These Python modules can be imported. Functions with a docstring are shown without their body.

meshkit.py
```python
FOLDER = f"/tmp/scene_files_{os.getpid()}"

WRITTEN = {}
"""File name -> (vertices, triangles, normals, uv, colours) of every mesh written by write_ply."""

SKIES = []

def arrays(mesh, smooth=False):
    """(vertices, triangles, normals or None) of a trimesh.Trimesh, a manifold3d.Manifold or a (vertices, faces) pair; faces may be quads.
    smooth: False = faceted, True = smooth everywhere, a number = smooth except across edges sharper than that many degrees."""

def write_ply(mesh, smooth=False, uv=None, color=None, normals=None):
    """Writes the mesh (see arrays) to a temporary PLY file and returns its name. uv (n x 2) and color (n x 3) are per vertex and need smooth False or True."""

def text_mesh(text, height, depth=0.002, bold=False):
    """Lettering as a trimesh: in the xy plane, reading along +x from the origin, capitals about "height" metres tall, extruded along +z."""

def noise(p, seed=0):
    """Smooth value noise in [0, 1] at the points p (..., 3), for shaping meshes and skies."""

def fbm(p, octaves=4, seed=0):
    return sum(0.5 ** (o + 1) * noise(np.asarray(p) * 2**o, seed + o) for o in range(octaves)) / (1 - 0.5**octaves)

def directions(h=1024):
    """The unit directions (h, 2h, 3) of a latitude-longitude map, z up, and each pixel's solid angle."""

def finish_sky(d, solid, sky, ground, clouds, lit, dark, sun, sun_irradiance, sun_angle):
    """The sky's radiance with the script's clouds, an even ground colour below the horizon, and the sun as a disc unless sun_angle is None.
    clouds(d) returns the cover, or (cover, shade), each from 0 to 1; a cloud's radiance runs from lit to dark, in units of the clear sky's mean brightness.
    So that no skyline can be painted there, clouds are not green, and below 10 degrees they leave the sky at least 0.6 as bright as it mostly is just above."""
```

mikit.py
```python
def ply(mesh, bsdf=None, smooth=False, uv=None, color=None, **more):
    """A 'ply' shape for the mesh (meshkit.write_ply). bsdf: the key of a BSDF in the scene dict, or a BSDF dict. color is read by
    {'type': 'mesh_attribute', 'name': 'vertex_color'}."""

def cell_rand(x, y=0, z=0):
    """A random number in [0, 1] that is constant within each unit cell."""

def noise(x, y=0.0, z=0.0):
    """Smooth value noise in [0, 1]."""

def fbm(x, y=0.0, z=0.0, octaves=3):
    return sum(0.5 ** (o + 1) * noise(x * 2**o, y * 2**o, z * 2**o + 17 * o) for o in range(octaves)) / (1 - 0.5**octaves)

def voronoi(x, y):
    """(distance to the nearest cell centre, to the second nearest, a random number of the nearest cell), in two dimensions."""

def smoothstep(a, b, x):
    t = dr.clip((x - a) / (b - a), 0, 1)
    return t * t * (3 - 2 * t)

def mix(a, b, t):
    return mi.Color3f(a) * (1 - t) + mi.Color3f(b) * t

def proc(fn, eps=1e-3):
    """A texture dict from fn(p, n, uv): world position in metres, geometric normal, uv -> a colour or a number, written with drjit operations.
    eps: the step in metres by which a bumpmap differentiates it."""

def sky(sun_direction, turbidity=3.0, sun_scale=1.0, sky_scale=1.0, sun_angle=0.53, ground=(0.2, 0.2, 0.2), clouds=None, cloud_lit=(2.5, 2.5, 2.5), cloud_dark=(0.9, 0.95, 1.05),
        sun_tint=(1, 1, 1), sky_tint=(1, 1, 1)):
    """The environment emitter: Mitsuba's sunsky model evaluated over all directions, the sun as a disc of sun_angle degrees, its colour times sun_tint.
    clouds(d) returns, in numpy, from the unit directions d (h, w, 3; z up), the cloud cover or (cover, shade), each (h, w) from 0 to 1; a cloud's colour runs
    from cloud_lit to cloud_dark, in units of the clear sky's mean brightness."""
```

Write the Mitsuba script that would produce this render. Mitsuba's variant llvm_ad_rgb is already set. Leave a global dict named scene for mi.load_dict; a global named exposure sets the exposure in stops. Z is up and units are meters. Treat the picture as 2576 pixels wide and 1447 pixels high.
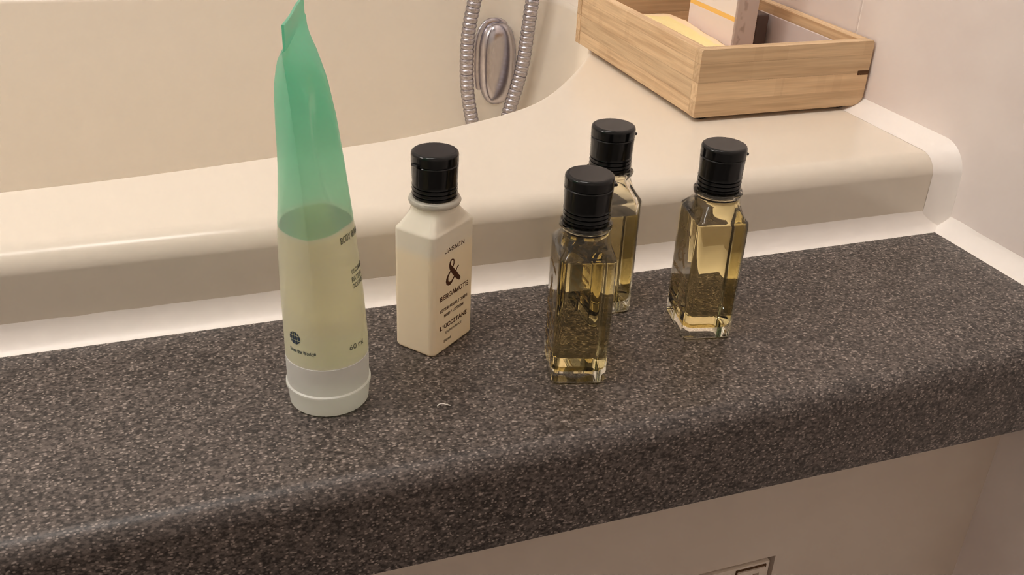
import math, random
import numpy as np, trimesh, drjit as dr, mitsuba as mi
import mikit, meshkit
from mikit import ply, proc
from shapely.geometry import Polygon, LineString, Point
from shapely.ops import unary_union

rng = np.random.default_rng(7)
T = mi.ScalarTransform4f
scene, labels = {}, {}

# ------------------------------------------------------------------ camera, lamps, exposure
CAM = np.array([-0.523525, -0.499410, 0.291395])
RIGHT = np.array([0.940603, -0.336798, 0.042811])
DOWN = np.array([-0.125589, -0.462317, -0.877776])
FWD = np.array([0.315426, 0.820262, -0.477155])
scene['camera'] = {'type': 'perspective', 'fov': 2 * math.degrees(math.atan(1288 / 2435.58)), 'fov_axis': 'x',
                   'near_clip': 0.01, 'far_clip': 20.0,
                   'to_world': T().look_at(origin=CAM.tolist(), target=(CAM + FWD).tolist(), up=(-DOWN).tolist())}
exposure = -0.17
LAMP_RGB = [12.6, 12.3, 11.9]         # two frosted globes under the ceiling above the bath
LAMP_AT = [(-0.98, -0.13, 1.46), (-0.60, -0.13, 1.46)]
LAMP_R = 0.15
SIDE_RGB = [98.0, 94, 87]         # two small globes of a wall light on the left
SIDE_AT = [(-1.46, 0.12, 0.98), (-1.46, -0.04, 0.98)]
SIDE_R = 0.045
CEILING_Z = 1.72

# ------------------------------------------------------------------ measures of the place (metres)
LEDGE_D, LEDGE_H = 0.1565, 0.0591     # depth of the ledge, height of its front edge
RIM = 0.0556                          # bath deck above the ledge top
WALL_X = 0.011                        # tiled wall on the right
X_LEFT = -1.55
FLOOR_Z = -0.52
UNDER_Y = -0.098                      # panel under the ledge
ROOM_Y0, ROOM_Y1 = -1.45, 0.70


# ------------------------------------------------------------------ helpers
def key_for(base):
    k, n = base, 0
    while k in scene or any(s.startswith(k + '__') for s in scene) or k in labels:
        n += 1
        k = f'{base}_{n:03d}'
    return k


def put(key, mesh, bsdf, smooth=False, **kw):
    scene[key] = ply(mesh, bsdf, smooth=smooth, **kw)
    return key


def part(parent, name, mesh, bsdf, smooth=False, label=None, kind=None, **kw):
    base = f'{parent}__{name}'
    k, n = base, 0
    while k in scene:
        n += 1
        k = f'{base}_{n:03d}'
    put(k, mesh, bsdf, smooth, **kw)
    if label or kind:
        labels[k] = {a: b for a, b in (('label', label), ('kind', kind)) if b}
    return k


def tag(key, label, category=None, group=None, kind=None):
    labels[key] = {a: b for a, b in (('label', label), ('category', category), ('group', group), ('kind', kind)) if b}


def moved(mesh, loc=(0, 0, 0), rz=0.0):
    m = mesh.copy()
    c, s = math.cos(rz), math.sin(rz)
    M = np.eye(4)
    M[:2, :2] = [[c, -s], [s, c]]
    M[:3, 3] = loc
    m.apply_transform(M)
    return m


def grid_faces(rows, cols, close=True, flip=False):
    f = []
    for i in range(rows - 1):
        for j in range(cols if close else cols - 1):
            a, b = i * cols + j, i * cols + (j + 1) % cols
            f += [[a, b, b + cols], [a, b + cols, a + cols]]
    f = np.array(f)
    return f[:, ::-1] if flip else f


def loft(rings, cap0=True, cap1=True):
    """rings: list of (n,3) arrays, counter-clockwise seen from above, bottom first -> closed mesh with outward normals."""
    n = len(rings[0])
    v = np.vstack(rings)
    f = [grid_faces(len(rings), n)]
    extra = []
    if cap0:
        extra.append(rings[0].mean(0)); c = len(v) + len(extra) - 1
        f.append(np.array([[c, (j + 1) % n, j] for j in range(n)]))
    if cap1:
        extra.append(rings[-1].mean(0)); c = len(v) + len(extra) - 1
        o = (len(rings) - 1) * n
        f.append(np.array([[c, o + j, o + (j + 1) % n] for j in range(n)]))
    if extra:
        v = np.vstack([v, extra])
    return trimesh.Trimesh(v, np.vstack(f), process=False)


def lathe(profile, n=64):
    """profile: (r, z) list from bottom to top, closed by caps."""
    t = np.linspace(0, 2 * np.pi, n, endpoint=False)
    return loft([np.c_[r * np.cos(t), r * np.sin(t), np.full(n, z)] for r, z in profile])


def rbox(x0, x1, y0, y1, z0, z1, b=0.001):
    """box with chamfered edges"""
    import manifold3d as m3
    pts = []
    for sx in (0, 1):
        for sy in (0, 1):
            for sz in (0, 1):
                p = np.array([(x0, x1)[sx], (y0, y1)[sy], (z0, z1)[sz]])
                s = np.array([1 - 2 * sx, 1 - 2 * sy, 1 - 2 * sz])
                for k in range(3):
                    q = s * b
                    q[k] = 0
                    pts.append(p + q)
    return trimesh.Trimesh(np.array(pts)).convex_hull


def tube(path, radius, n=16, caps=True):
    path = np.asarray(path, float)
    r = np.broadcast_to(radius, len(path))
    tan = np.gradient(path, axis=0)
    tan /= np.linalg.norm(tan, axis=1, keepdims=True)
    u = np.cross(tan[0], [0.3, 1, 0.2]); u /= np.linalg.norm(u)
    a = np.linspace(0, 2 * np.pi, n, endpoint=False)
    rings = []
    for p, t, rr in zip(path, tan, r):
        u = u - t * (u @ t); u /= np.linalg.norm(u)
        w = np.cross(t, u)
        rings.append(p + rr * (np.cos(a)[:, None] * u + np.sin(a)[:, None] * w))
    return loft(rings, caps, caps)


def spline(points, n):
    from scipy.interpolate import CubicSpline
    p = np.asarray(points, float)
    s = np.r_[0, np.cumsum(np.linalg.norm(np.diff(p, axis=0), axis=1))]
    return CubicSpline(s, p)(np.linspace(0, s[-1], n))


def rrect(w, d, r, z, per=10):
    """rounded rectangle ring, counter-clockwise, starting at the +x+y corner; 4*per+4*3 points"""
    pts = []
    cs = [(w / 2 - r, d / 2 - r, 0), (-w / 2 + r, d / 2 - r, 90), (-w / 2 + r, -d / 2 + r, 180), (w / 2 - r, -d / 2 + r, 270)]
    for k, (cx, cy, a0) in enumerate(cs):
        for t in np.linspace(a0, a0 + 90, per):
            pts.append((cx + r * math.cos(math.radians(t)), cy + r * math.sin(math.radians(t))))
        nx, ny, b0 = cs[(k + 1) % 4]
        e = np.array([nx + r * math.cos(math.radians(b0)), ny + r * math.sin(math.radians(b0))])
        s = np.array(pts[-1])
        for t in (0.25, 0.5, 0.75):
            pts.append(tuple(s + (e - s) * t))
    return np.c_[np.array(pts), np.full(len(pts), z)]


def ring_like(ref, r, z):
    a = np.arctan2(ref[:, 1], ref[:, 0])
    return np.c_[r * np.cos(a), r * np.sin(a), np.full(len(a), z)]


def extrude(poly, h):
    geoms = getattr(poly, 'geoms', [poly])
    return trimesh.util.concatenate([trimesh.creation.extrude_polygon(g, h, engine='earcut') for g in geoms if g.area > 1e-12])


def lettering(text, width=None, height=0.002, depth=0.00012, bold=False, mesh=None):
    """text mesh centred on the origin in xy, scaled to the given width"""
    m = (mesh or meshkit.text_mesh(text, height, depth, bold=bold)).copy()
    lo, hi = m.bounds
    m.apply_translation([-(lo[0] + hi[0]) / 2, -(lo[1] + hi[1]) / 2, 0])
    if width:
        m.vertices[:, 0] *= width / (hi[0] - lo[0])
    return m


# ------------------------------------------------------------------ materials
def rgb(*c):
    return {'type': 'rgb', 'value': list(map(float, c))}


def pr(base, rough=0.5, **kw):
    d = {'type': 'principled', 'base_color': base if isinstance(base, dict) else rgb(*base), 'roughness': rough}
    d.update(kw)
    return d


def two(b):
    return {'type': 'twosided', 'bsdf': b}


def laminate(p, n, uv):
    s = p.y + p.z                                   # runs over the rounded edge without a seam
    x = p.x
    base = mikit.mix([0.021, 0.016, 0.0145], [0.108, 0.088, 0.079], mikit.smoothstep(0.2, 0.8, mikit.fbm(x * 640, s * 780, p.z * 0, octaves=3)))
    base = base * (0.78 + 0.44 * mikit.fbm(x * 60, s * 60, 3.0))
    d1, d2, r1 = mikit.voronoi(x * 520 + 0.7 * mikit.noise(x * 300, s * 300), s * 640)
    fleck = mikit.smoothstep(0.46, 0.14, d1) * mikit.smoothstep(0.50, 1.0, r1)
    e1, e2, q1 = mikit.voronoi(x * 330 + 31.3 + 0.6 * mikit.noise(x * 500, s * 500), s * 420 + 7.7)
    fleck2 = mikit.smoothstep(0.36, 0.14, e1) * mikit.smoothstep(0.82, 0.97, q1)
    dark = mikit.smoothstep(0.5, 0.2, e1) * mikit.smoothstep(0.34, 0.1, q1)
    c = mikit.mix(base, [0.026, 0.020, 0.017], dark * 0.75)
    c = mikit.mix(c, [0.34, 0.285, 0.255], fleck * 0.8)
    return mikit.mix(c, [0.44, 0.37, 0.34], fleck2 * 0.6)


def tile_tone(p, n, uv):
    a = mikit.fbm(p.x * 9 + 3, p.y * 9, p.z * 9, octaves=4)
    return mikit.mix([0.74, 0.655, 0.62], [0.82, 0.745, 0.705], mikit.smoothstep(0.3, 0.7, a))


def panel_tone(p, n, uv):
    a = mikit.fbm(p.x * 22 + 3, p.y * 22, p.z * 22, octaves=3)
    return mikit.mix([0.60, 0.50, 0.42], [0.66, 0.57, 0.49], a)


def wood(along, across, third, seed):
    def fn(p, n, uv):
        c = {'x': p.x, 'y': p.y, 'z': p.z}
        u, v, w = c[along], c[across], c[third]
        lam = mi.Float(mikit.cell_rand(dr.floor(v * 70 + seed), seed, 1.0))
        seg = mi.Float(mikit.cell_rand(dr.floor(v * 70 + seed), dr.floor(u * 9 + lam * 5), 2.0))
        g = mikit.fbm(u * 16 + 40 * lam, v * 420, w * 420, octaves=3)
        f = mikit.fbm(u * 60, v * 1500, w * 1500, octaves=2)
        col = mikit.mix([0.50, 0.325, 0.18], [0.66, 0.475, 0.29], mikit.smoothstep(0.25, 0.75, g * 0.7 + seg * 0.16 + 0.12))
        col = col * (0.90 + 0.2 * f)
        node = mikit.smoothstep(0.90, 0.97, mikit.cell_rand(dr.floor(v * 70 + seed), dr.floor(u * 130), 4.0))
        col = col * (0.86 + 0.26 * lam)
        fr = v * 70 + seed - dr.floor(v * 70 + seed)
        col = mikit.mix(col, [0.33, 0.20, 0.11], mikit.smoothstep(0.06, 0.02, fr) * 0.35)
        return mikit.mix(col, [0.36, 0.21, 0.11], node * 0.12)
    return fn


scene['mat_laminate'] = pr(proc(laminate), 0.44, specular=0.5)
scene['mat_acrylic'] = two(pr((0.735, 0.665, 0.565), 0.17, specular=0.42))
scene['mat_silicone'] = two(pr((0.90, 0.85, 0.80), 0.35, specular=0.4))
scene['mat_tile'] = pr(proc(tile_tone), 0.3, specular=0.4)
scene['mat_grout'] = two({'type': 'diffuse', 'reflectance': rgb(0.86, 0.80, 0.76)})
scene['mat_panel'] = pr(proc(panel_tone), 0.45, specular=0.35)
scene['mat_paint'] = two({'type': 'diffuse', 'reflectance': rgb(0.62, 0.59, 0.56)})
scene['mat_floor'] = two({'type': 'diffuse', 'reflectance': rgb(0.22, 0.20, 0.185)})
scene['mat_back'] = two({'type': 'diffuse', 'reflectance': rgb(0.62, 0.59, 0.565)})
scene['mat_chrome'] = {'type': 'roughconductor', 'material': 'Cr', 'alpha': 0.05, 'specular_reflectance': rgb(0.80, 0.80, 0.80)}
scene['mat_hose'] = {'type': 'roughconductor', 'material': 'Cr', 'alpha': 0.12, 'specular_reflectance': rgb(0.72, 0.72, 0.72)}
scene['mat_black'] = pr((0.004, 0.0038, 0.004), 0.13, specular=0.32)
scene['mat_wood_front'] = pr(proc(wood('x', 'z', 'y', 3.0)), 0.45, specular=0.3)
scene['mat_wood_side'] = pr(proc(wood('y', 'z', 'x', 11.0)), 0.45, specular=0.3)
scene['mat_slot'] = {'type': 'diffuse', 'reflectance': rgb(0.10, 0.055, 0.03)}
scene['mat_rubber'] = {'type': 'diffuse', 'reflectance': rgb(0.05, 0.04, 0.035)}
scene['mat_glass'] = {'type': 'dielectric', 'int_ior': 1.48, 'ext_ior': 1.0, 'specular_transmittance': rgb(0.99, 0.965, 0.89)}
YELLOW = rgb(0.99, 0.918, 0.70)
scene['mat_shampoo'] = {'type': 'dielectric', 'int_ior': 1.40, 'ext_ior': 1.48, 'specular_transmittance': YELLOW}
scene['mat_shampoo_top'] = {'type': 'dielectric', 'int_ior': 1.40, 'ext_ior': 1.0, 'specular_transmittance': YELLOW}
scene['mat_print'] = two({'type': 'diffuse', 'reflectance': rgb(0.085, 0.04, 0.022)})
scene['mat_print_soft'] = two({'type': 'diffuse', 'reflectance': rgb(0.19, 0.13, 0.075)})
scene['mat_print_gray'] = two({'type': 'diffuse', 'reflectance': rgb(0.10, 0.10, 0.09)})
scene['mat_print_blue'] = two({'type': 'diffuse', 'reflectance': rgb(0.045, 0.06, 0.09)})
scene['mat_print_faint'] = two({'type': 'diffuse', 'reflectance': rgb(0.36, 0.42, 0.30)})


LOTION_Z = 0.0612


def lotion_tone(p, n, uv):
    wob = 0.0016 * (mikit.noise(p.x * 160, p.y * 160, 1.0) - 0.5)
    t = mikit.smoothstep(LOTION_Z + 0.004, LOTION_Z - 0.004, p.z + wob)
    return mikit.mix([0.89, 0.84, 0.73], [0.97, 0.86, 0.66], t)


scene['mat_lotion_bottle'] = {'type': 'principledthin', 'base_color': proc(lotion_tone), 'roughness': 0.3, 'spec_trans': 0.0, 'eta': 1.45, 'diff_trans': 0.4}
scene['mat_milky_plastic'] = {'type': 'blendbsdf', 'weight': 0.45, 'a': {'type': 'dielectric', 'int_ior': 1.2}, 'b': two(pr((0.74, 0.70, 0.62), 0.25))}


def tube_tone(p, n, uv):
    # printed green, dense at the seal and fading downwards, ending in an even edge round the tube
    g = mikit.smoothstep(0.090, 0.180, p.z)
    t = mikit.smoothstep(0.0995, 0.1005, p.z) * (0.55 + 0.45 * g)
    return mikit.mix([0.97, 0.955, 0.83], [0.36, 0.84, 0.64], t)


def tube_clear(p, n, uv):
    return 0.30 + 0.22 * mikit.smoothstep(0.099, 0.101, p.z)


scene['mat_tube'] = {'type': 'principledthin', 'base_color': proc(tube_tone), 'roughness': 0.16, 'spec_trans': proc(tube_clear), 'eta': 1.4, 'diff_trans': 0.8}
scene['mat_gel'] = {'type': 'roughdielectric', 'int_ior': 1.22, 'ext_ior': 1.0, 'alpha': 0.06, 'specular_transmittance': rgb(0.985, 0.965, 0.72)}
scene['mat_frosted_cap'] = {'type': 'blendbsdf', 'weight': 0.5, 'a': {'type': 'roughdielectric', 'int_ior': 1.3, 'alpha': 0.3}, 'b': two(pr((0.94, 0.93, 0.91), 0.4))}

# ------------------------------------------------------------------ the setting: room shell


def quad(a, b, c, d):
    return trimesh.Trimesh([a, b, c, d], [[0, 1, 2], [0, 2, 3]], process=False)


def slab(x0, x1, y0, y1, z0, z1):
    return trimesh.creation.box(bounds=[[x0, y0, z0], [x1, y1, z1]])


XW1 = WALL_X + 0.10
put('floor', slab(X_LEFT - .1, XW1, ROOM_Y0 - .1, ROOM_Y1 + .1, FLOOR_Z - .05, FLOOR_Z), 'mat_floor')
put('ceiling', slab(X_LEFT - .1, XW1, ROOM_Y0 - .1, ROOM_Y1 + .1, CEILING_Z, CEILING_Z + .05), 'mat_paint')
put('wall_left', slab(X_LEFT - .1, X_LEFT, ROOM_Y0, ROOM_Y1, FLOOR_Z, CEILING_Z), 'mat_paint')
put('wall_back', slab(X_LEFT, WALL_X, ROOM_Y0 - .1, ROOM_Y0, FLOOR_Z, CEILING_Z), 'mat_back')
put('wall_far', slab(X_LEFT, WALL_X, ROOM_Y1, ROOM_Y1 + .1, FLOOR_Z, CEILING_Z), 'mat_paint')
# tiled wall on the right: backing of grout and single tiles with recessed joints
put('wall_right', slab(WALL_X + .0012, XW1, ROOM_Y0, ROOM_Y1, FLOOR_Z, CEILING_Z), 'mat_grout')
J = 0.0009
ys = [ROOM_Y0, -0.955, -0.405, 0.1447, ROOM_Y1]
zs = [FLOOR_Z, -0.30, 0.006, 0.306, 0.606, 0.906, 1.206, 1.506, CEILING_Z]
for i in range(4):
    for k in range(8):
        part('wall_right', 'tile', rbox(WALL_X, WALL_X + .006, ys[i] + J, ys[i + 1] - J, zs[k] + J, zs[k + 1] - J, .0006), 'mat_tile')
for k, d in (('floor', 'dark floor of the bathroom'), ('ceiling', 'painted bathroom ceiling'), ('wall_left', 'painted wall at the far left end of the bath'),
             ('wall_back', 'bathroom wall opposite the bath'), ('wall_far', 'painted wall beyond the bath'), ('wall_right', 'pale pinkish tiled wall on the right of the bath')):
    tag(k, d, kind='structure')

# panel under the ledge with a small framed hatch
HX1, HZ1 = -0.1655, -0.1822


# ------------------------------------------------------------------ bathtub
near = [(-1.25, 0.098), (-1.0, 0.0885), (-0.80, 0.092), (-0.621, 0.1008), (-0.531, 0.110), (-0.411, 0.130), (-0.371, 0.138), (-0.316, 0.157), (-0.257, 0.186), (-0.213, 0.228), (-0.172, 0.281),
        (-0.143, 0.325), (-0.115, 0.385), (-0.092, 0.45), (-0.084, 0.515), (-0.104, 0.565), (-0.160, 0.592), (-0.30, 0.606), (-0.60, 0.625), (-0.90, 0.635), (-1.15, 0.63), (-1.36, 0.59), (-1.44, 0.50),
        (-1.455, 0.36), (-1.43, 0.21), (-1.36, 0.12)]
cl = np.array(near + near[:1])
from scipy.interpolate import CubicSpline
seg = np.r_[0, np.cumsum(np.linalg.norm(np.diff(cl, axis=0), axis=1) ** 0.7)]
opening = CubicSpline(seg, cl, bc_type='periodic')(np.linspace(0, seg[-1], 361)[:-1])      # counter-clockwise
for _ in range(2):
    opening = 0.5 * opening + 0.25 * (np.roll(opening, 1, 0) + np.roll(opening, -1, 0))
tg = np.roll(opening, -1, 0) - np.roll(opening, 1, 0)
inward = np.c_[-tg[:, 1], tg[:, 0]] / np.linalg.norm(tg, axis=1, keepdims=True)

levels = [(-0.007, 0.0)] + [(-0.007 + 0.007 * math.sin(a), -0.007 + 0.007 * math.cos(a)) for a in np.radians([20, 40, 60, 80])]
levels += [(0.0005, -0.012), (0.004, -0.05), (0.012, -0.12), (0.022, -0.20), (0.034, -0.27)]
levels += [(0.034 + 0.06 * (1 - math.cos(a)), -0.27 - 0.06 * math.sin(a)) for a in np.radians([25, 50, 75, 90])]
far = np.clip((opening[:, 1] - 0.45) / 0.12, 0, 1)[:, None]              # the far side slopes more than the near one
rings = [np.c_[opening + inward * (d + far * 0.10 * max(0.0, -h - 0.012)), np.full(len(opening), RIM + h)] for d, h in levels]
n = len(opening)
v = np.vstack(rings + [rings[-1].mean(0)[None]])
f = [grid_faces(len(rings), n, flip=False)]
o = (len(rings) - 1) * n
f.append(np.array([[len(v) - 1, o + j, o + (j + 1) % n] for j in range(n)]))
inner = trimesh.Trimesh(v, np.vstack(f), process=False)
ROLL_Y, ROLL_R, FACE_Y = 0.0240, 0.015, 0.009
deck_poly = Polygon([(X_LEFT, ROLL_Y), (WALL_X, ROLL_Y), (WALL_X, ROOM_Y1), (X_LEFT, ROOM_Y1)], [rings[0][:, :2]])
dv, df = trimesh.creation.triangulate_polygon(deck_poly, engine='earcut')
deck = trimesh.Trimesh(np.c_[dv, np.full(len(dv), RIM)], df, process=False)
prof = [(ROLL_Y - ROLL_R * math.sin(a), RIM - ROLL_R * (1 - math.cos(a))) for a in np.radians(np.linspace(0, 84, 15))]
prof += [(FACE_Y + 0.0001, 0.024), (FACE_Y, 0.010), (FACE_Y, -0.05), (FACE_Y + 0.02, -0.06)]
pv = np.vstack([[(X_LEFT, y, z), (WALL_X, y, z)] for y, z in prof])
roll = trimesh.Trimesh(pv, grid_faces(len(prof), 2, close=False, flip=True), process=False)
tub_mesh = trimesh.util.concatenate([inner, deck, roll])
tub_mesh.merge_vertices()
tub = 'bathtub'
part(tub, 'basin', tub_mesh, 'mat_acrylic', smooth=40)
tag(tub, 'glossy cream bathtub with a wide rounded rim behind the dark ledge', 'bathtub')

# chrome overflow plate on the far inner side
OC = np.array([-0.1470, 0.5780, -0.0250])


def capsule_dome(hw, hh, depth, ex=2.6, n=72, m=14):
    t = np.linspace(0, 2 * np.pi, n, endpoint=False)
    rings = [np.c_[hw * np.sign(np.cos(t)) * abs(np.cos(t)) ** (2 / ex), hh * np.sign(np.sin(t)) * abs(np.sin(t)) ** (2 / ex), np.zeros(n)]]
    b = rings[0]
    rings.append(b * [1, 1, 0] + [0, 0, depth * 0.35])
    for a in np.linspace(0.12, 0.97, m):
        s = math.cos(a * math.pi / 2)
        rings.append(b * [s ** 0.55, s ** 0.55, 0] + [0, 0, depth * (0.35 + 0.65 * math.sin(a * math.pi / 2))])
    return loft(rings)


def stand_up(m, at, tilt=0.0, yaw=0.0):
    # local z -> -y (towards the room), local y -> up
    m = m.copy()
    M = np.eye(4); M[:3, :3] = np.array([[1, 0, 0], [0, 0, -1], [0, 1, 0]])
    m.apply_transform(M)
    m.apply_transform(trimesh.transformations.rotation_matrix(tilt, [1, 0, 0]))
    m.apply_transform(trimesh.transformations.rotation_matrix(yaw, [0, 0, 1]))
    m.apply_translation(at)
    return m


oc = part(tub, 'overflow_cover', stand_up(capsule_dome(0.0262, 0.053, 0.006, 2.5), OC, -0.05), 'mat_chrome', smooth=35, label='chrome overflow cover')
part(oc, 'knob', stand_up(capsule_dome(0.0222, 0.048, 0.018, 2.7), OC + [0.002, -0.004, 0.001], -0.05), 'mat_chrome', smooth=50)
part(oc, 'screw', stand_up(capsule_dome(0.0045, 0.003, 0.0022, 2), OC + [0.000, -0.0195, -0.022], -0.05), 'mat_chrome', smooth=50)

# ------------------------------------------------------------------ ledge (worktop) with rounded front edge
R = 0.011
lp = [(FACE_Y - .0006, -LEDGE_H), (FACE_Y - .0006, 0.0)]
lp += [(-LEDGE_D + R - R * math.sin(a), -R + R * math.cos(a)) for a in np.radians(np.linspace(0, 90, 13))]
lp += [(-LEDGE_D, -LEDGE_H + 0.002), (-LEDGE_D + 0.002, -LEDGE_H)]
lp = np.array(lp)
led = trimesh.creation.extrude_polygon(Polygon(lp), WALL_X - X_LEFT, engine='earcut')
led.apply_transform(np.array([[0, 0, 1, X_LEFT], [1, 0, 0, 0], [0, 1, 0, 0], [0, 0, 0, 1.0]]))
part('ledge', 'top', led, 'mat_laminate', smooth=30)
tag('ledge', 'dark brown speckled laminate ledge with a rounded front edge in front of the bath', 'ledge')

# panel under the ledge
pm = slab(X_LEFT, WALL_X, UNDER_Y, UNDER_Y + 0.09, FLOOR_Z, -LEDGE_H)
hole = slab(HX1 - 0.20, HX1 + .0008, UNDER_Y - 0.02, UNDER_Y + 0.02, HZ1 - 0.16, HZ1)
pm = trimesh.boolean.difference([pm, hole], engine='manifold')
put('wall_front', pm, 'mat_panel')
tag('wall_front', 'shaded greyish beige wall panel below the dark ledge', kind='structure')

# ------------------------------------------------------------------ silicone joints
t = np.linspace(0, 1, 9)


def fillet_profile(w, h, p=1.25):
    """concave-ish bead between a horizontal (width w) and a vertical (height h) surface"""
    return [(w * (1 - s) ** p, h * s ** p) for s in t]


# bead between ledge and bath
xs = np.linspace(X_LEFT, WALL_X - 0.002, 260)


def bead(paths, seed=0):
    """skin of a bead from a list of profile point rows (each row an (n,3) array along the joint)"""
    rows = np.array(paths)
    v = rows.reshape(-1, 3)
    m = trimesh.Trimesh(v, grid_faces(rows.shape[0], rows.shape[1], close=False), process=False)
    return m


wob = lambda s, k: 0.0006 * (meshkit.noise(np.c_[s * 60, s * 0 + k, s * 0]) - 0.5) + 0.0008 * (meshkit.noise(np.c_[s * 14, s * 0 + k + 9, s * 0]) - 0.5)
rows = []
for i, (u, z) in enumerate(fillet_profile(0.0095, 0.0145, 1.5)):
    e = math.sin(math.pi * i / 8) * 0.5 + 0.2 * (i == 8)
    w = wob(xs, 2.0) * e
    rows.append(np.c_[xs, np.full(len(xs), FACE_Y - u) - w, np.full(len(xs), z + 0.0001) + w])
rows.append(np.c_[xs, np.full(len(xs), FACE_Y + 0.002), np.full(len(xs), 0.0146)])
put('trim_1', bead(rows), 'mat_silicone', smooth=40)
tag('trim_1', 'white silicone joint between dark ledge and bath rim', kind='structure')


def wall_bead(path, w, h, seed):
    """bead along the right wall; path: (n,2) of (y,z) along the surface, w out from the wall, h up the wall along the surface normal"""
    path = np.asarray(path)
    s = np.r_[0, np.cumsum(np.linalg.norm(np.diff(path, axis=0), axis=1))]
    tt = np.gradient(path, axis=0); tt /= np.linalg.norm(tt, axis=1, keepdims=True)
    nn = np.c_[-tt[:, 1], tt[:, 0]]
    if nn[0, 1] < 0 and abs(nn[0, 1]) > 0.5:
        nn = -nn
    rows = []
    for i, (u, q) in enumerate(fillet_profile(1, 1)):
        ww = wob(s, seed) * (math.sin(math.pi * i / 8) + 0.3)
        rows.append(np.c_[WALL_X - u * w - ww, path + nn * (q * h + 0.0001 + ww)[:, None]])
    m = bead(rows)
    return m


# along deck, down the rounded front of the rim
pth = [(y, RIM) for y in np.linspace(ROOM_Y1 - .005, ROLL_Y + .002, 60)]
pth += [(y, z) for y, z in prof[:15]] + [(FACE_Y, z) for z in np.linspace(0.030, 0.002, 12)]
pth = np.array(pth)
tmp = wall_bead(pth, 0.0185, 0.0085, 5)
put('trim_2', tmp, 'mat_silicone', smooth=40)
tag('trim_2', 'white silicone joint between bath rim and tiled wall', kind='structure')
pth = np.c_[np.linspace(0.004, -LEDGE_D + R, 60), np.zeros(60)]
put('trim_3', wall_bead(pth, 0.0115, 0.0115, 8), 'mat_silicone', smooth=40)
tag('trim_3', 'white silicone joint between dark ledge and tiled wall', kind='structure')

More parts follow.
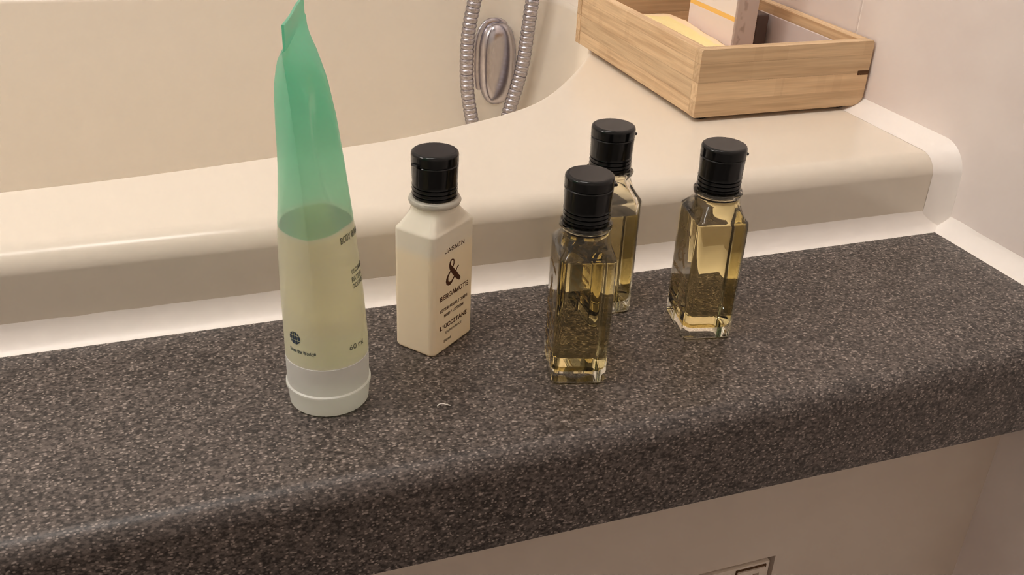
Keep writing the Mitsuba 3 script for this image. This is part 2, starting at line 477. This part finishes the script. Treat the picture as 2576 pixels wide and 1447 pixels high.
# ------------------------------------------------------------------ hatch in the panel under the ledge
hk = 'access_hatch'
fx0, fx1, fz0, fz1 = HX1 - 0.198, HX1 - 0.0050, HZ1 - 0.157, HZ1 - 0.0012
outer = Polygon([(fx0, fz0), (fx1, fz0), (fx1, fz1), (fx0, fz1)])
frame = outer.difference(outer.buffer(-0.007, join_style=2))
fm = extrude(frame, 0.008)
M = np.array([[1, 0, 0, 0], [0, 0, -1, UNDER_Y + 0.006], [0, 1, 0, 0], [0, 0, 0, 1.0]])
fm.apply_transform(M)
part(hk, 'frame', fm, 'mat_hatch')
part(hk, 'door', rbox(fx0 + .0085, fx1 - .0085, UNDER_Y + .001, UNDER_Y + .005, fz0 + .0085, fz1 - .0085, .0008), 'mat_hatch')
cp = extrude(Polygon([(HX1 - 0.0298, HZ1 - .0072), (HX1 - 0.0092, HZ1 - .0072), (HX1 - 0.0092, HZ1 - .0050), (HX1 - 0.0298, HZ1 - .0050)]).buffer(0.0007), 0.0018)
M2 = M.copy(); M2[1, 3] = UNDER_Y - 0.0022
cp.apply_transform(M2)
part(hk, 'latch', cp, 'mat_hatch')
part(hk, 'latch_recess', rbox(HX1 - 0.0315, HX1 - 0.0075, UNDER_Y - .0027, UNDER_Y - .0019, HZ1 - .0092, HZ1 - .0030, .0002), 'mat_slot')
tag(hk, 'small pale framed hatch set in the panel below the ledge', 'hatch')
scene['mat_hatch'] = pr((0.74, 0.64, 0.54), 0.4)

# ------------------------------------------------------------------ shower hose hanging into the bath in a loop
hp = [(-0.165, 0.652, 0.332), (-0.166, 0.646, 0.285), (-0.176, 0.570, 0.140), (-0.1833, 0.535, 0.0844), (-0.1863, 0.535, 0.059), (-0.1918, 0.535, 0.0297), (-0.1939, 0.535, -0.0114), (-0.1923, 0.535, -0.0439), (-0.1867, 0.534, -0.0776),
      (-0.178, 0.530, -0.112), (-0.165, 0.527, -0.128), (-0.152, 0.530, -0.108), (-0.1393, 0.535, -0.0665), (-0.1279, 0.535, -0.0252), (-0.1223, 0.535, 0.0165), (-0.1178, 0.535, 0.0569),
      (-0.1135, 0.537, 0.0828), (-0.104, 0.575, 0.17), (-0.096, 0.640, 0.290), (-0.095, 0.652, 0.332)]
hc = spline(hp, 3200)
ln = np.r_[0, np.cumsum(np.linalg.norm(np.diff(hc, axis=0), axis=1))]
hr = 0.0066 + 0.0014 * np.sqrt(np.clip(1 - (2 * ((ln / 0.0058) % 1) - 1) ** 2, 0, 1))
part('shower_hose', 'hose', tube(hc, hr, 18), 'mat_hose', smooth=50)
for e, d in ((np.array(hp[0]), np.array(hp[0]) - hp[1]), (np.array(hp[-1]), np.array(hp[-1]) - hp[-2])):
    d = d / np.linalg.norm(d)
    part('shower_hose', 'nut', tube([e - d * 0.004, e + d * 0.014], [0.0105, 0.0105], 8), 'mat_chrome')
tag('shower_hose', 'ribbed chrome shower hose hanging in a loop into the bath', 'shower hose')

# mixer on the wall beyond the bath: the hose leaves it, and its glints are mirrored in the bath deck
tp = 'bath_mixer'
part(tp, 'body', tube([(-0.235, 0.660, 0.372), (-0.225, 0.660, 0.372), (-0.035, 0.660, 0.372), (-0.025, 0.660, 0.372)], [0.018, 0.023, 0.023, 0.018], 32), 'mat_chrome', smooth=40)
for xx in (-0.205, -0.055):
    part(tp, 'wall_flange', tube([(xx, ROOM_Y1 - .0005, 0.372), (xx, ROOM_Y1 - .012, 0.372), (xx, ROOM_Y1 - .013, 0.372), (xx, 0.660, 0.372)], [0.030, 0.028, 0.014, 0.014], 32), 'mat_chrome', smooth=40)
part(tp, 'lever', rbox(-0.142, -0.118, 0.600, 0.660, 0.396, 0.406, .003), 'mat_chrome', smooth=40)
part(tp, 'handset', tube([(-0.093, 0.652, 0.398), (-0.093, 0.650, 0.41), (-0.093, 0.640, 0.54), (-0.093, 0.610, 0.58), (-0.093, 0.585, 0.57)], [0.011, 0.013, 0.016, 0.030, 0.036], 32), 'mat_chrome', smooth=40)
tag(tp, 'chrome bath mixer with hand shower on the wall beyond the bath', 'mixer tap')

# ------------------------------------------------------------------ wooden tray on the bath deck
bx0, bx1, by0, by1 = -0.1455, 0.0088, 0.1175, 0.3475
bz0, bz1, bt = RIM + 0.0035, RIM + 0.0555, 0.0085
tray = 'wooden_tray'


def panel_poly(x0, x1, z0, z1, r_left, r_right):
    pts = []
    for cx, a0, a1, rr in ((x0, 180, 270, r_left), (x1, 270, 360, r_right)):
        sx = 1 if cx == x0 else -1
        for a in np.linspace(a0, a1, 8):
            pts.append((cx + sx * rr + rr * math.cos(math.radians(a)), z0 + rr + rr * math.sin(math.radians(a))))
    e = 0.0012
    pts += [(x1, z1 - e), (x1 - e, z1), (x0 + e, z1), (x0, z1 - e)]
    return Polygon(pts)


def upright(poly, y0, th):
    m = extrude(poly, th)
    m.apply_transform(np.array([[1, 0, 0, 0], [0, 0, -1, y0 + th], [0, 1, 0, 0], [0, 0, 0, 1.0]]))
    return m


part(tray, 'front_panel', upright(panel_poly(bx0, bx1, bz0, bz1, 0.0008, 0.009), by0, bt), 'mat_wood_front')
part(tray, 'back_panel', upright(panel_poly(bx0, bx1, bz0, bz1, 0.0008, 0.009), by1 - bt, bt), 'mat_wood_front')
part(tray, 'side_panel', rbox(bx0 + .0002, bx0 + bt, by0 + bt, by1 - bt, bz0, bz1, .0008), 'mat_wood_side')
part(tray, 'side_panel', rbox(bx1 - bt, bx1 - .0002, by0 + bt, by1 - bt, bz0 + .004, bz1, .0008), 'mat_wood_side')
part(tray, 'bottom_board', rbox(bx0 + bt, bx1 - bt, by0 + bt, by1 - bt, bz0 + .001, bz0 + .006, .0005), 'mat_wood_side')
part(tray, 'slot', rbox(bx1 - .0105, bx1 + .0003, by0 - .0003, by0 + .003, RIM + .0285, RIM + .0322, .0003), 'mat_slot', label='dark notch at the end of the front panel')
for fx in (bx0 + .012, bx1 - .014):
    for fy in (by0 + .012, by1 - .012):
        if (fx, fy) != (bx0 + .012, by1 - .012):
            part(tray, 'foot', moved(lathe([(0.005, 0), (0.006, 0.0008), (0.006, 0.0037)], 24), (fx, fy, RIM - .0001)), 'mat_rubber')
tag(tray, 'open pale wooden tray standing on the bath rim against the tiled wall', 'tray')
TZ = bz0 + .006                                             # top of the bottom board

# white carton standing in the tray
ck = 'carton'
cx0, cx1, cy0, cy1, cz0, cz1 = -0.0600, -0.0385, 0.2125, 0.290, TZ, 0.168


def carton_tone(p, n, uv):
    # white side panel with one printed orange band; the narrow end is mauve grey with a darker smudge of print
    zz = p.z + 0.0
    band = mikit.smoothstep(0.1055, 0.1060, zz) * mikit.smoothstep(0.1100, 0.1095, zz)
    side = mikit.mix(mikit.mix([0.80, 0.70, 0.67], [0.90, 0.56, 0.16], band), [0.88, 0.80, 0.76], mikit.smoothstep(0.1098, 0.1102, zz))
    pr_ = mikit.smoothstep(0.45, 0.62, mikit.fbm(p.x * 160, p.y * 160, p.z * 110)) * mikit.smoothstep(cx0 + .003, cx0 + .005, p.x) * mikit.smoothstep(cx0 + .011, cx0 + .009, p.x)
    end = mikit.mix([0.52, 0.42, 0.385], [0.35, 0.26, 0.225], pr_ * 0.8)
    return dr.select(dr.abs(n.y) > 0.7, end, side)


scene['mat_carton'] = pr(proc(carton_tone), 0.5)
part(ck, 'box', rbox(cx0, cx1, cy0, cy1, cz0, cz1, .0006), 'mat_carton')
part(ck, 'flap', rbox(cx0 + .0006, cx1 - .0006, cy0 - .0009, cy0 - .0002, cz0 + .004, cz1 - .001, .0003), 'mat_carton')
tag(ck, 'white carton with an orange stripe standing upright in the wooden tray', 'carton')

# yellow soft sachet lying in the tray
sk = 'sachet'
N, Mm = 34, 44
gx, gy = np.meshgrid(np.linspace(-1, 1, N), np.linspace(-1, 1, Mm), indexing='ij')
puff = (np.clip(1 - gx ** 4, 0, 1) * np.clip(1 - gy ** 4, 0, 1)) ** 0.6
wr = meshkit.fbm(np.stack([gx * 2.2, gy * 3.0, gx * 0], -1), 3, 4) - 0.5
X = -0.0985 + 0.0362 * gx
Y = 0.2300 + 0.094 * gy
zt = TZ + 0.0175 + 0.0075 * puff ** 0.6 + 0.009 * wr * puff + 0.0035 * gy
zb = TZ + 0.0165 - 0.0170 * puff + 0.0035 * gy * (1 - puff)
zb = np.maximum(zb, TZ + 0.0002)
top = np.stack([X, Y, zt], -1).reshape(-1, 3); bot = np.stack([X, Y, zb], -1).reshape(-1, 3)
gf = grid_faces(N, Mm, close=False)
sach = trimesh.Trimesh(np.vstack([top, bot]), np.vstack([gf, gf[:, ::-1] + len(top)]), process=False)
sach.merge_vertices()


def sachet_tone(p, n, uv):
    u, w = (p.x + 0.0990) / 0.0345, (p.y - 0.2300) / 0.094
    a = mikit.fbm(p.x * 90, p.y * 90, p.z * 90)
    edge = dr.maximum(dr.abs(u + 0.05), dr.abs(w)) + 0.12 * (a - 0.5)
    return mikit.mix([0.85, 0.71, 0.33], [0.88, 0.68, 0.44], mikit.smoothstep(0.66, 0.80, edge))


scene['mat_sachet'] = two(pr(proc(sachet_tone), 0.35))
put(sk, sach, 'mat_sachet', smooth=True)
tag(sk, 'soft yellow sachet with beige border lying in the wooden tray beside the carton', 'sachet')

# pale card leaning on the right panel, small dark packet next to it
scene['mat_card'] = pr((0.60, 0.52, 0.50), 0.5)
scene['mat_dark'] = pr((0.075, 0.048, 0.042), 0.45)
cm = rbox(-0.0008, 0.0008, 0.128, 0.262, 0, 0.0375, .0004)
cm.apply_transform(trimesh.transformations.rotation_matrix(0.06, [0, 1, 0]))
cm.apply_translation([-0.0042, 0, TZ + .0002])
put('card', cm, 'mat_card')
tag('card', 'pale grey card leaning against the inner wall of the wooden tray', 'card')
put('packet', rbox(-0.0205, -0.0085, 0.238, 0.262, TZ, TZ + 0.0395, .0008), 'mat_dark')
tag('packet', 'small dark brown packet standing in the tray behind the carton', 'packet')

# ------------------------------------------------------------------ small bottles
HS, NECK_R, RING_Z, RING_R = 0.0733, 0.0122, 0.0862, 0.0139
CAP0, CAP1, CAP_R = 0.0880, 0.1137, 0.01225


def ampersand(h):
    pts = np.array([(.80, .03), (.62, .22), (.44, .44), (.27, .66), (.215, .82), (.30, .955), (.42, .93), (.46, .79), (.37, .63), (.22, .50), (.08, .35), (.045, .20), (.15, .055), (.30, .06), (.47, .20), (.60, .38), (.66, .52), (.76, .56)])
    wd = np.array([.155, .20, .205, .16, .085, .05, .05, .055, .055, .06, .09, .135, .15, .10, .055, .035, .035, .03])
    s = np.r_[0, np.cumsum(np.linalg.norm(np.diff(pts, axis=0), axis=1))]
    u = np.linspace(0, s[-1], 90)
    P = CubicSpline(s, pts)(u); Wd = np.interp(u, s, wd)
    pieces = [unary_union([Point(*P[i]).buffer(Wd[i] / 2, 8), Point(*P[i + 1]).buffer(Wd[i + 1] / 2, 8)]).convex_hull for i in range(len(u) - 1)]
    sh = unary_union(pieces).simplify(0.004)
    m = extrude(sh, 0.012)
    m.apply_scale(h)
    m.vertices[:, 2] *= 0.00012 / (0.012 * h)
    return m


def face_print(width, d):
    """lettering on the wide face y = -d/2: list of meshes in bottle space"""
    out = []
    lines = [('JASMIN', 0.0178, 0.0617, 0.0024, False), ('BERGAMOTE', 0.0262, 0.0345, 0.0028, True), ('LOTION POUR LE CORPS', 0.0255, 0.0268, 0.0017, True), ('BODY LOTION', 0.0180, 0.0228, 0.0016, True),
             ("L'OCCITANE", 0.0255, 0.0160, 0.0026, True), ('EN PROVENCE', 0.0150, 0.0115, 0.0014, False), ('50 ml', 0.0065, 0.0065, 0.0015, True)]
    for s, w, z, h, b in lines:
        m = lettering(s, w, h, 0.00012, b)
        out.append((m, z, -0.006 if s == '50 ml' else 0.0))
    out.append((lettering('&', None, mesh=ampersand(0.0150)), 0.0475, -0.001))
    res = []
    for m, z, dx in out:
        M = np.array([[1, 0, 0, dx], [0, 0, -1, -d / 2 - 0.00003], [0, 1, 0, z], [0, 0, 0, 1.0]])
        m = m.copy(); m.apply_transform(M)
        res.append(m)
    return trimesh.util.concatenate(res)


def outer_rings(w, d, r, neck_top):
    b = rrect(w, d, r, 0.0018)
    rings = [rrect(w - .0030, d - .0030, max(r - .0012, .0008), 0.0), rrect(w - .0009, d - .0009, r, 0.0006), b]
    for z in (0.02, 0.04, 0.06, HS - 0.0014):
        rings.append(rrect(w, d, r, z))
    rings.append(rrect(w - .0006, d - .0006, r, HS - .0003))
    rings.append(rrect(w - .0022, d - .0022, r, HS + .0006))
    c = ring_like(b, NECK_R + 0.0006, 0.0822)
    a = rrect(w - .0022, d - .0022, r, HS + .0006)
    for s in (0.25, 0.5, 0.75, 0.92, 1.0):
        q = a * (1 - s) + c * s
        q[:, 2] = HS + .0006 + (0.0818 - HS - .0006) * (s ** 1.08)
        rings.append(q)
    rings += [ring_like(b, NECK_R, 0.0830), ring_like(b, NECK_R, 0.0842)]
    for ang in np.radians([-90, -60, -30, 0, 30, 60, 90]):
        rings.append(ring_like(b, NECK_R + (RING_R - NECK_R) * (0.35 + 0.65 * math.cos(ang)), RING_Z + 0.0016 * math.sin(ang)))
    rings += [ring_like(b, 0.0108, RING_Z + 0.0018), ring_like(b, 0.0106, neck_top)]
    return rings


def cap_meshes():
    r0, r1 = CAP_R - .0003, CAP_R + .0002
    lid0 = CAP1 - 0.0068
    prof = [(r0 - .0006, CAP0), (r0, CAP0 + .0006)]
    for zc in (0.0024, 0.0047, 0.0070):
        z = CAP0 + zc
        prof += [(r0, z - .00075), (r0 - .0005, z - .00045), (r0 + .00030, z), (r0 + .00012, z + .0004)]
    prof += [(r0 + .0001, CAP0 + .0085), (r1, lid0 - .0006), (r1 - .0004, lid0 - .0001), (0.0101, lid0 - .0001)]
    base = lathe(prof, 72)
    lid = [(0.0102, lid0), (r1 - .0003, lid0 + .0001), (r1 + .0001, lid0 + .0005), (r1 + .0001, CAP1 - .0022)]
    lid += [(r1 + .0001 - .0018 * (1 - math.cos(a)), CAP1 - .0022 + .0020 * math.sin(a)) for a in np.radians([20, 40, 60, 80])]
    lid += [(r1 - .0022, CAP1 - .00025), (r1 - .003, CAP1 - .0003)]
    lidm = lathe(lid, 72)
    tab = rbox(r1 - .0008, r1 + .0016, -.0026, .0026, lid0 + .0002, lid0 + .0017, .0004)
    return base, lidm, tab


CAPS = cap_meshes()
cap_ply = [ply(CAPS[0], 'mat_black', smooth=30), ply(CAPS[1], 'mat_black', smooth=30), ply(CAPS[2], 'mat_black')]


def add_cap(root, x, y, rz):
    tw = T().translate([x, y, 0]).rotate([0, 0, 1], math.degrees(rz))
    for nm, d in zip(('cap', 'cap__lid', 'cap__lid_tab'), cap_ply):
        scene[f'{root}__{nm}'] = {**d, 'to_world': tw}
    labels[f'{root}__cap'] = {'label': 'glossy black ribbed screw cap'}


S_ = 0.78
# lotion bottle
root = 'lotion_bottle'
x, y, a = -0.5054 * S_, -0.0548 * S_, 0.66
w, d = 0.0491 * S_, 0.0344 * S_
part(root, 'body', moved(loft(outer_rings(w, d, 0.0036, 0.096)), (x, y, 0.0001), a), 'mat_lotion_bottle', smooth=35)
rr = lathe([(0.0121, RING_Z - .0019), (RING_R - .0004, RING_Z - .0016), (RING_R + .0003, RING_Z), (RING_R - .0004, RING_Z + .0016), (0.0121, RING_Z + .0019)], 64)
part(root, 'neck_ring', moved(rr, (x, y, 0), a), 'mat_milky_plastic', smooth=True, label='translucent collar under the cap')
part(root, 'printed_label', moved(face_print(w, d), (x, y, 0.0001), a), 'mat_print', label='brown printed lettering with a large ampersand')
add_cap(root, x, y, a + 2.9)
tag(root, 'cream lotion bottle with brown lettering and black cap, beside the green tube', 'bottle')


def glass_bottle(root, x, y, a, level, label, capang):
    w, d = 0.0487 * S_, 0.0382 * S_
    r = 0.0042
    out = outer_rings(w, d, r, 0.098)
    outer = loft(out)
    wall, base = 0.0021, 0.0062
    ri = 0.0030
    # inner contour: liquid part below the level, air part above it
    iw, idp = w - 2 * wall, d - 2 * wall
    ref = rrect(iw, idp, ri, 0.0)
    c = ring_like(ref, 0.0095, 0.081)

    def contour(z):
        if z <= HS - .003:
            return rrect(iw, idp, ri, z)
        if z <= 0.081:
            q = (z - (HS - .003)) / (0.081 - (HS - .003))
            g = rrect(iw, idp, ri, 0.0) * (1 - q) + c * q
        else:
            g = ring_like(ref, 0.0095 - 0.0003 * (z - 0.081) / 0.014, 0.0)
        g[:, 2] = z
        return g

    low = [rrect(iw - .006, idp - .006, ri, base), rrect(iw - .0022, idp - .0022, ri, base + .0008), rrect(iw - .0004, idp - .0004, ri, base + .0024)]
    stops = [0.012, 0.03, 0.05, 0.062, HS - .003, 0.073, 0.076, 0.079, 0.081, 0.084, 0.095]
    low += [contour(z) for z in stops if z < level - .0004] + [contour(level)]
    ref = low[-1]
    up = [contour(level)] + [contour(z) for z in stops if z > level + .0004]
    air = loft(up, cap0=False, cap1=True)
    air.invert()
    glass = trimesh.util.concatenate([outer, air])
    part(root, 'body', moved(glass, (x, y, 0.0001), a), 'mat_glass', smooth=28, label='clear thick-walled bottle')
    lq = part(root, 'liquid', moved(loft(low, cap0=True, cap1=False), (x, y, 0.0001), a), 'mat_shampoo', smooth=28, label='pale golden liquid')
    sv = np.vstack([ref.mean(0)[None], ref]); m_ = len(ref)
    sf = np.array([[0, 1 + j, 1 + (j + 1) % m_] for j in range(m_)])
    part(lq, 'surface', moved(trimesh.Trimesh(sv, sf, process=False), (x, y, 0.0001), a), 'mat_shampoo_top')
    part(root, 'printed_label', moved(face_print(w, d), (x, y, 0.0001), a), 'mat_print_soft', label='printed lettering on the side')
    add_cap(root, x, y, capang)
    tag(root, label, 'bottle', 'clear bottles of golden liquid')


H = -math.pi / 2
glass_bottle('toiletry_bottle', -0.4207 * S_, -0.1177 * S_, -0.2605 + H, 0.0822, 'clear bottle of golden liquid with black cap, nearest the front edge of the ledge', -0.22)
glass_bottle('toiletry_bottle_001', -0.3654 * S_, -0.0347 * S_, -0.0387 + H, 0.0640, 'clear bottle of golden liquid half hidden behind another bottle, near the bath rim', -0.05)
glass_bottle('toiletry_bottle_002', -0.3054 * S_, -0.0893 * S_, -0.2077 + H, 0.0826, 'clear bottle of golden liquid with black cap, nearest the tiled wall', -0.15)

# ------------------------------------------------------------------ green and clear tube standing on its cap
TC = np.array([-0.4613, -0.0830])
TU = math.radians(72.5)
ux, uy = np.array([math.cos(TU), math.sin(TU)]), np.array([-math.sin(TU), math.cos(TU)])
TR, ZB, ZS, ZT = 0.0206, 0.0285, 0.1870, 0.1965
NT = 120
ta = np.linspace(0, 2 * np.pi, NT, endpoint=False)


def tube_section(z, shrink=0.0):
    s = np.clip((z - 0.034) / (ZS - 0.034), 0, 1)
    b = TR * np.interp(s, [0, .2, .4, .6, .75, .86, .93, .97, 1], [1, .955, .88, .78, .685, .56, .40, .22, .03])
    perim = 2 * math.pi * TR
    lo, hi = TR, math.pi * TR / 2 * 1.02
    target = perim
    for _ in range(30):                                       # keep the girth of the tube
        aa = (lo + hi) / 2
        e = math.pi * (3 * (aa + b) - math.sqrt((3 * aa + b) * (aa + 3 * b)))
        lo, hi = (aa, hi) if e < target else (lo, aa)
    a = (lo + hi) / 2
    ex = 1.0 + 0.9 * min(1.0, 1.25 * s)                       # a sharp fold at each end of the seal
    c, sn = np.cos(ta), np.sin(ta)
    U = (a - shrink) * c
    V = max(b - shrink, 0.0004) * np.sign(sn) * np.abs(sn) ** ex
    # the half empty upper part is sucked in between the near fold and a soft ridge
    k = 0.55 * math.exp(-((z - 0.138) / 0.030) ** 2)
    V = np.where(V < 0, V * (1 - k * np.exp(-((U / a + 0.42) / 0.30) ** 2)), V * (1 - 0.35 * k * np.exp(-((U / a + 0.1) / 0.4) ** 2)))
    lean = np.array([-0.0062, -0.0012]) * s ** 1.2
    P = TC + lean + U[:, None] * ux + V[:, None] * uy
    return np.c_[P, np.full(NT, z)]


sec = [tube_section(z) for z in np.r_[ZB, np.linspace(0.034, ZS, 46)]]
crimp0 = sec[-1]
for k, dz in enumerate((0.0010, 0.004, 0.0085, ZT - ZS)):
    q = tube_section(ZS)
    SC = TC + np.array([-0.0062, -0.0012])
    rel = (q[:, :2] - SC)
    uu, vv = rel @ ux, rel @ uy
    vv = np.sign(vv) * 0.0005 + 0.0012 * np.sin(uu / 0.018)
    q = np.c_[SC + uu[:, None] * ux + vv[:, None] * uy, np.full(NT, ZS + dz)]
    q[:, 2] += 0.0015 * (-uu / 0.033) * (k / 3)
    sec.append(q)
tk = 'toiletry_tube'
part(tk, 'skin', loft(sec, cap0=False, cap1=True), 'mat_tube', smooth=45, label='translucent skin, green above and clear below')
GEL_Z = 0.0985
gsec = [tube_section(z, 0.0006) for z in np.linspace(ZB + .0005, GEL_Z, 24)]
part(tk, 'gel', loft(gsec), 'mat_gel', smooth=45, label='pale yellow gel')
cap = lathe([(0.0190, 0), (0.0199, 0.0006), (0.0203, 0.0050), (0.0206, 0.0085), (0.0214, 0.0108), (0.0213, 0.0120), (0.0205, 0.0126), (0.0206, 0.0200), (0.0207, 0.0280), (0.0200, 0.0290)], 96)
ck_ = part(tk, 'cap', moved(cap, (TC[0], TC[1], 0.0001)), 'mat_frosted_cap', smooth=30, label='frosted white flip cap')
part(ck_, 'thumb_notch', moved(rbox(0.0200, 0.0215, -.004, .004, 0.0128, 0.0150, .0005), (TC[0], TC[1], 0), 0.35), 'mat_frosted_cap')


def on_tube(mesh, ang, z0, tilt=0.0, lift=0.0002):
    """wraps flat lettering (x right, y up, z out) round the tube at the angle ang (seen from above, in the frame of the seal)"""
    m = mesh.copy()
    v = m.vertices
    out = np.zeros_like(v)
    for i, (x, y, zz) in enumerate(v):
        s = tube_section(z0 + y)
        d = s[:, :2] - TC
        pa = np.unwrap(np.arctan2(d[:, 1], d[:, 0]))
        A = ang + x / TR
        A0 = (A - pa[0]) % (2 * math.pi) + pa[0]
        px = np.interp(A0, np.r_[pa, pa[0] + 2 * math.pi], np.r_[d[:, 0], d[0, 0]]); py = np.interp(A0, np.r_[pa, pa[0] + 2 * math.pi], np.r_[d[:, 1], d[0, 1]])
        nrm = np.array([px, py]) / math.hypot(px, py)
        q = TC + np.array([px, py]) + nrm * (lift + zz)
        out[i] = [q[0], q[1], z0 + y]
    m.vertices = out
    return m


def fine(m, e=0.0012):
    v, f = trimesh.remesh.subdivide_to_size(m.vertices, m.faces, e)
    return trimesh.Trimesh(v, f, process=False)


view = math.atan2(CAM[1] - TC[1], CAM[0] - TC[0])           # where the camera stands, as seen from the tube
for s, h, wd, ang, z in (('BODY WASH', 0.0030, 0.0210, view + 1.02, 0.0950), ('CUCUMBER', 0.0022, 0.0130, view + 1.12, 0.0775), ('RATION', 0.0024, 0.0110, view + 1.05, 0.0735), ('OCEANIC', 0.0024, 0.0120, view + 1.08, 0.0700),
                         ('60 ml', 0.0027, 0.0095, view + 0.78, 0.0385)):
    part(tk, 'printed_text', on_tube(fine(lettering(s, wd, h, 0.0001)), ang, z), 'mat_print_gray')
part(tk, 'printed_text', on_tube(fine(lettering('Save the World®', 0.0150, 0.0019, 0.0001)), view - 0.62, 0.0375), 'mat_print_blue')
globe = Point(0, 0).buffer(0.0034, 24)
for q in (LineString([(-.004, .0012), (.004, .0016)]), LineString([(-.004, -.0012), (.004, -.0010)]), LineString([(0.0004, -.004), (-.0002, .004)]), LineString([(-.0022, -.003), (-.0014, .003)]), LineString([(.0020, -.003), (.0016, .0028)])):
    globe = globe.difference(q.buffer(0.00022))
part(tk, 'emblem', on_tube(fine(extrude(globe, 0.0001)), view - 0.80, 0.0445), 'mat_print_blue', label='dark blue round emblem')
random.seed(3)
rows_ = [LineString([(-0.011 + 0.002 * random.random(), zz), (0.011 - 0.006 * random.random(), zz)]).buffer(0.00032, 2) for zz in (0.010, 0.0075, 0.0055, 0.0015, -0.0005, -0.0025, -0.0065, -0.0085, -0.0105)]
part(tk, 'fine_print', on_tube(fine(extrude(unary_union(rows_), 0.0001), 0.002), view + math.pi, 0.078), 'mat_print_faint', label='faint lines of print on the far side')
tag(tk, 'standing squeeze tube, green at the sealed top and filled with pale yellow gel', 'tube')

# white fibre lying on the ledge
fp = spline([(-0.4110, -0.1090, 0.0006), (-0.4085, -0.1080, 0.0009), (-0.4060, -0.1092, 0.0007), (-0.4043, -0.1102, 0.0005)], 16)
scene['mat_lint'] = {'type': 'diffuse', 'reflectance': rgb(0.75, 0.70, 0.65)}
put('lint', tube(fp, 0.00035, 6), 'mat_lint', smooth=True)
tag('lint', 'tiny white fibre lying on the dark ledge in front of the lotion bottle', 'lint')

# ------------------------------------------------------------------ ceiling lamps
scene['mat_bulb'] = {'type': 'diffuse', 'reflectance': rgb(0.8, 0.8, 0.8)}
for q, (lx, ly, lz) in enumerate(LAMP_AT):
    lk = 'ceiling_lamp' if q == 0 else f'ceiling_lamp_{q:03d}'
    ball = trimesh.creation.icosphere(subdivisions=3, radius=LAMP_R)
    ball.apply_translation([lx, ly, lz])
    scene[lk + '__globe'] = ply(ball, 'mat_bulb', smooth=True, emitter={'type': 'area', 'radiance': rgb(*LAMP_RGB)})
    part(lk, 'stem', moved(lathe([(0.02, lz + LAMP_R - .01), (0.02, CEILING_Z - .02), (0.06, CEILING_Z - .018), (0.06, CEILING_Z - .0005)], 32), (lx, ly, 0)), 'mat_chrome')
    tag(lk, ('round glowing ceiling lamp, farther from the door wall' if q == 0 else 'round glowing ceiling lamp, nearer the door wall'), 'lamp', 'ceiling lamps')

for q, (lx, ly, lz) in enumerate(SIDE_AT):
    lk = 'wall_lamp' if q == 0 else f'wall_lamp_{q:03d}'
    ball = trimesh.creation.icosphere(subdivisions=3, radius=SIDE_R)
    ball.apply_translation([lx, ly, lz])
    scene[lk + '__globe'] = ply(ball, 'mat_bulb', smooth=True, emitter={'type': 'area', 'radiance': rgb(*SIDE_RGB)})
    part(lk, 'bracket', tube([(X_LEFT + .0005, ly, lz), (X_LEFT + .01, ly, lz), (X_LEFT + .011, ly, lz), (lx - SIDE_R + .004, ly, lz)], [0.03, 0.03, 0.012, 0.012], 24), 'mat_chrome')
    tag(lk, ('small glowing wall lamp on the left wall, nearer the bath' if q == 0 else 'small glowing wall lamp on the left wall, farther from the bath'), 'lamp', 'wall lamps')
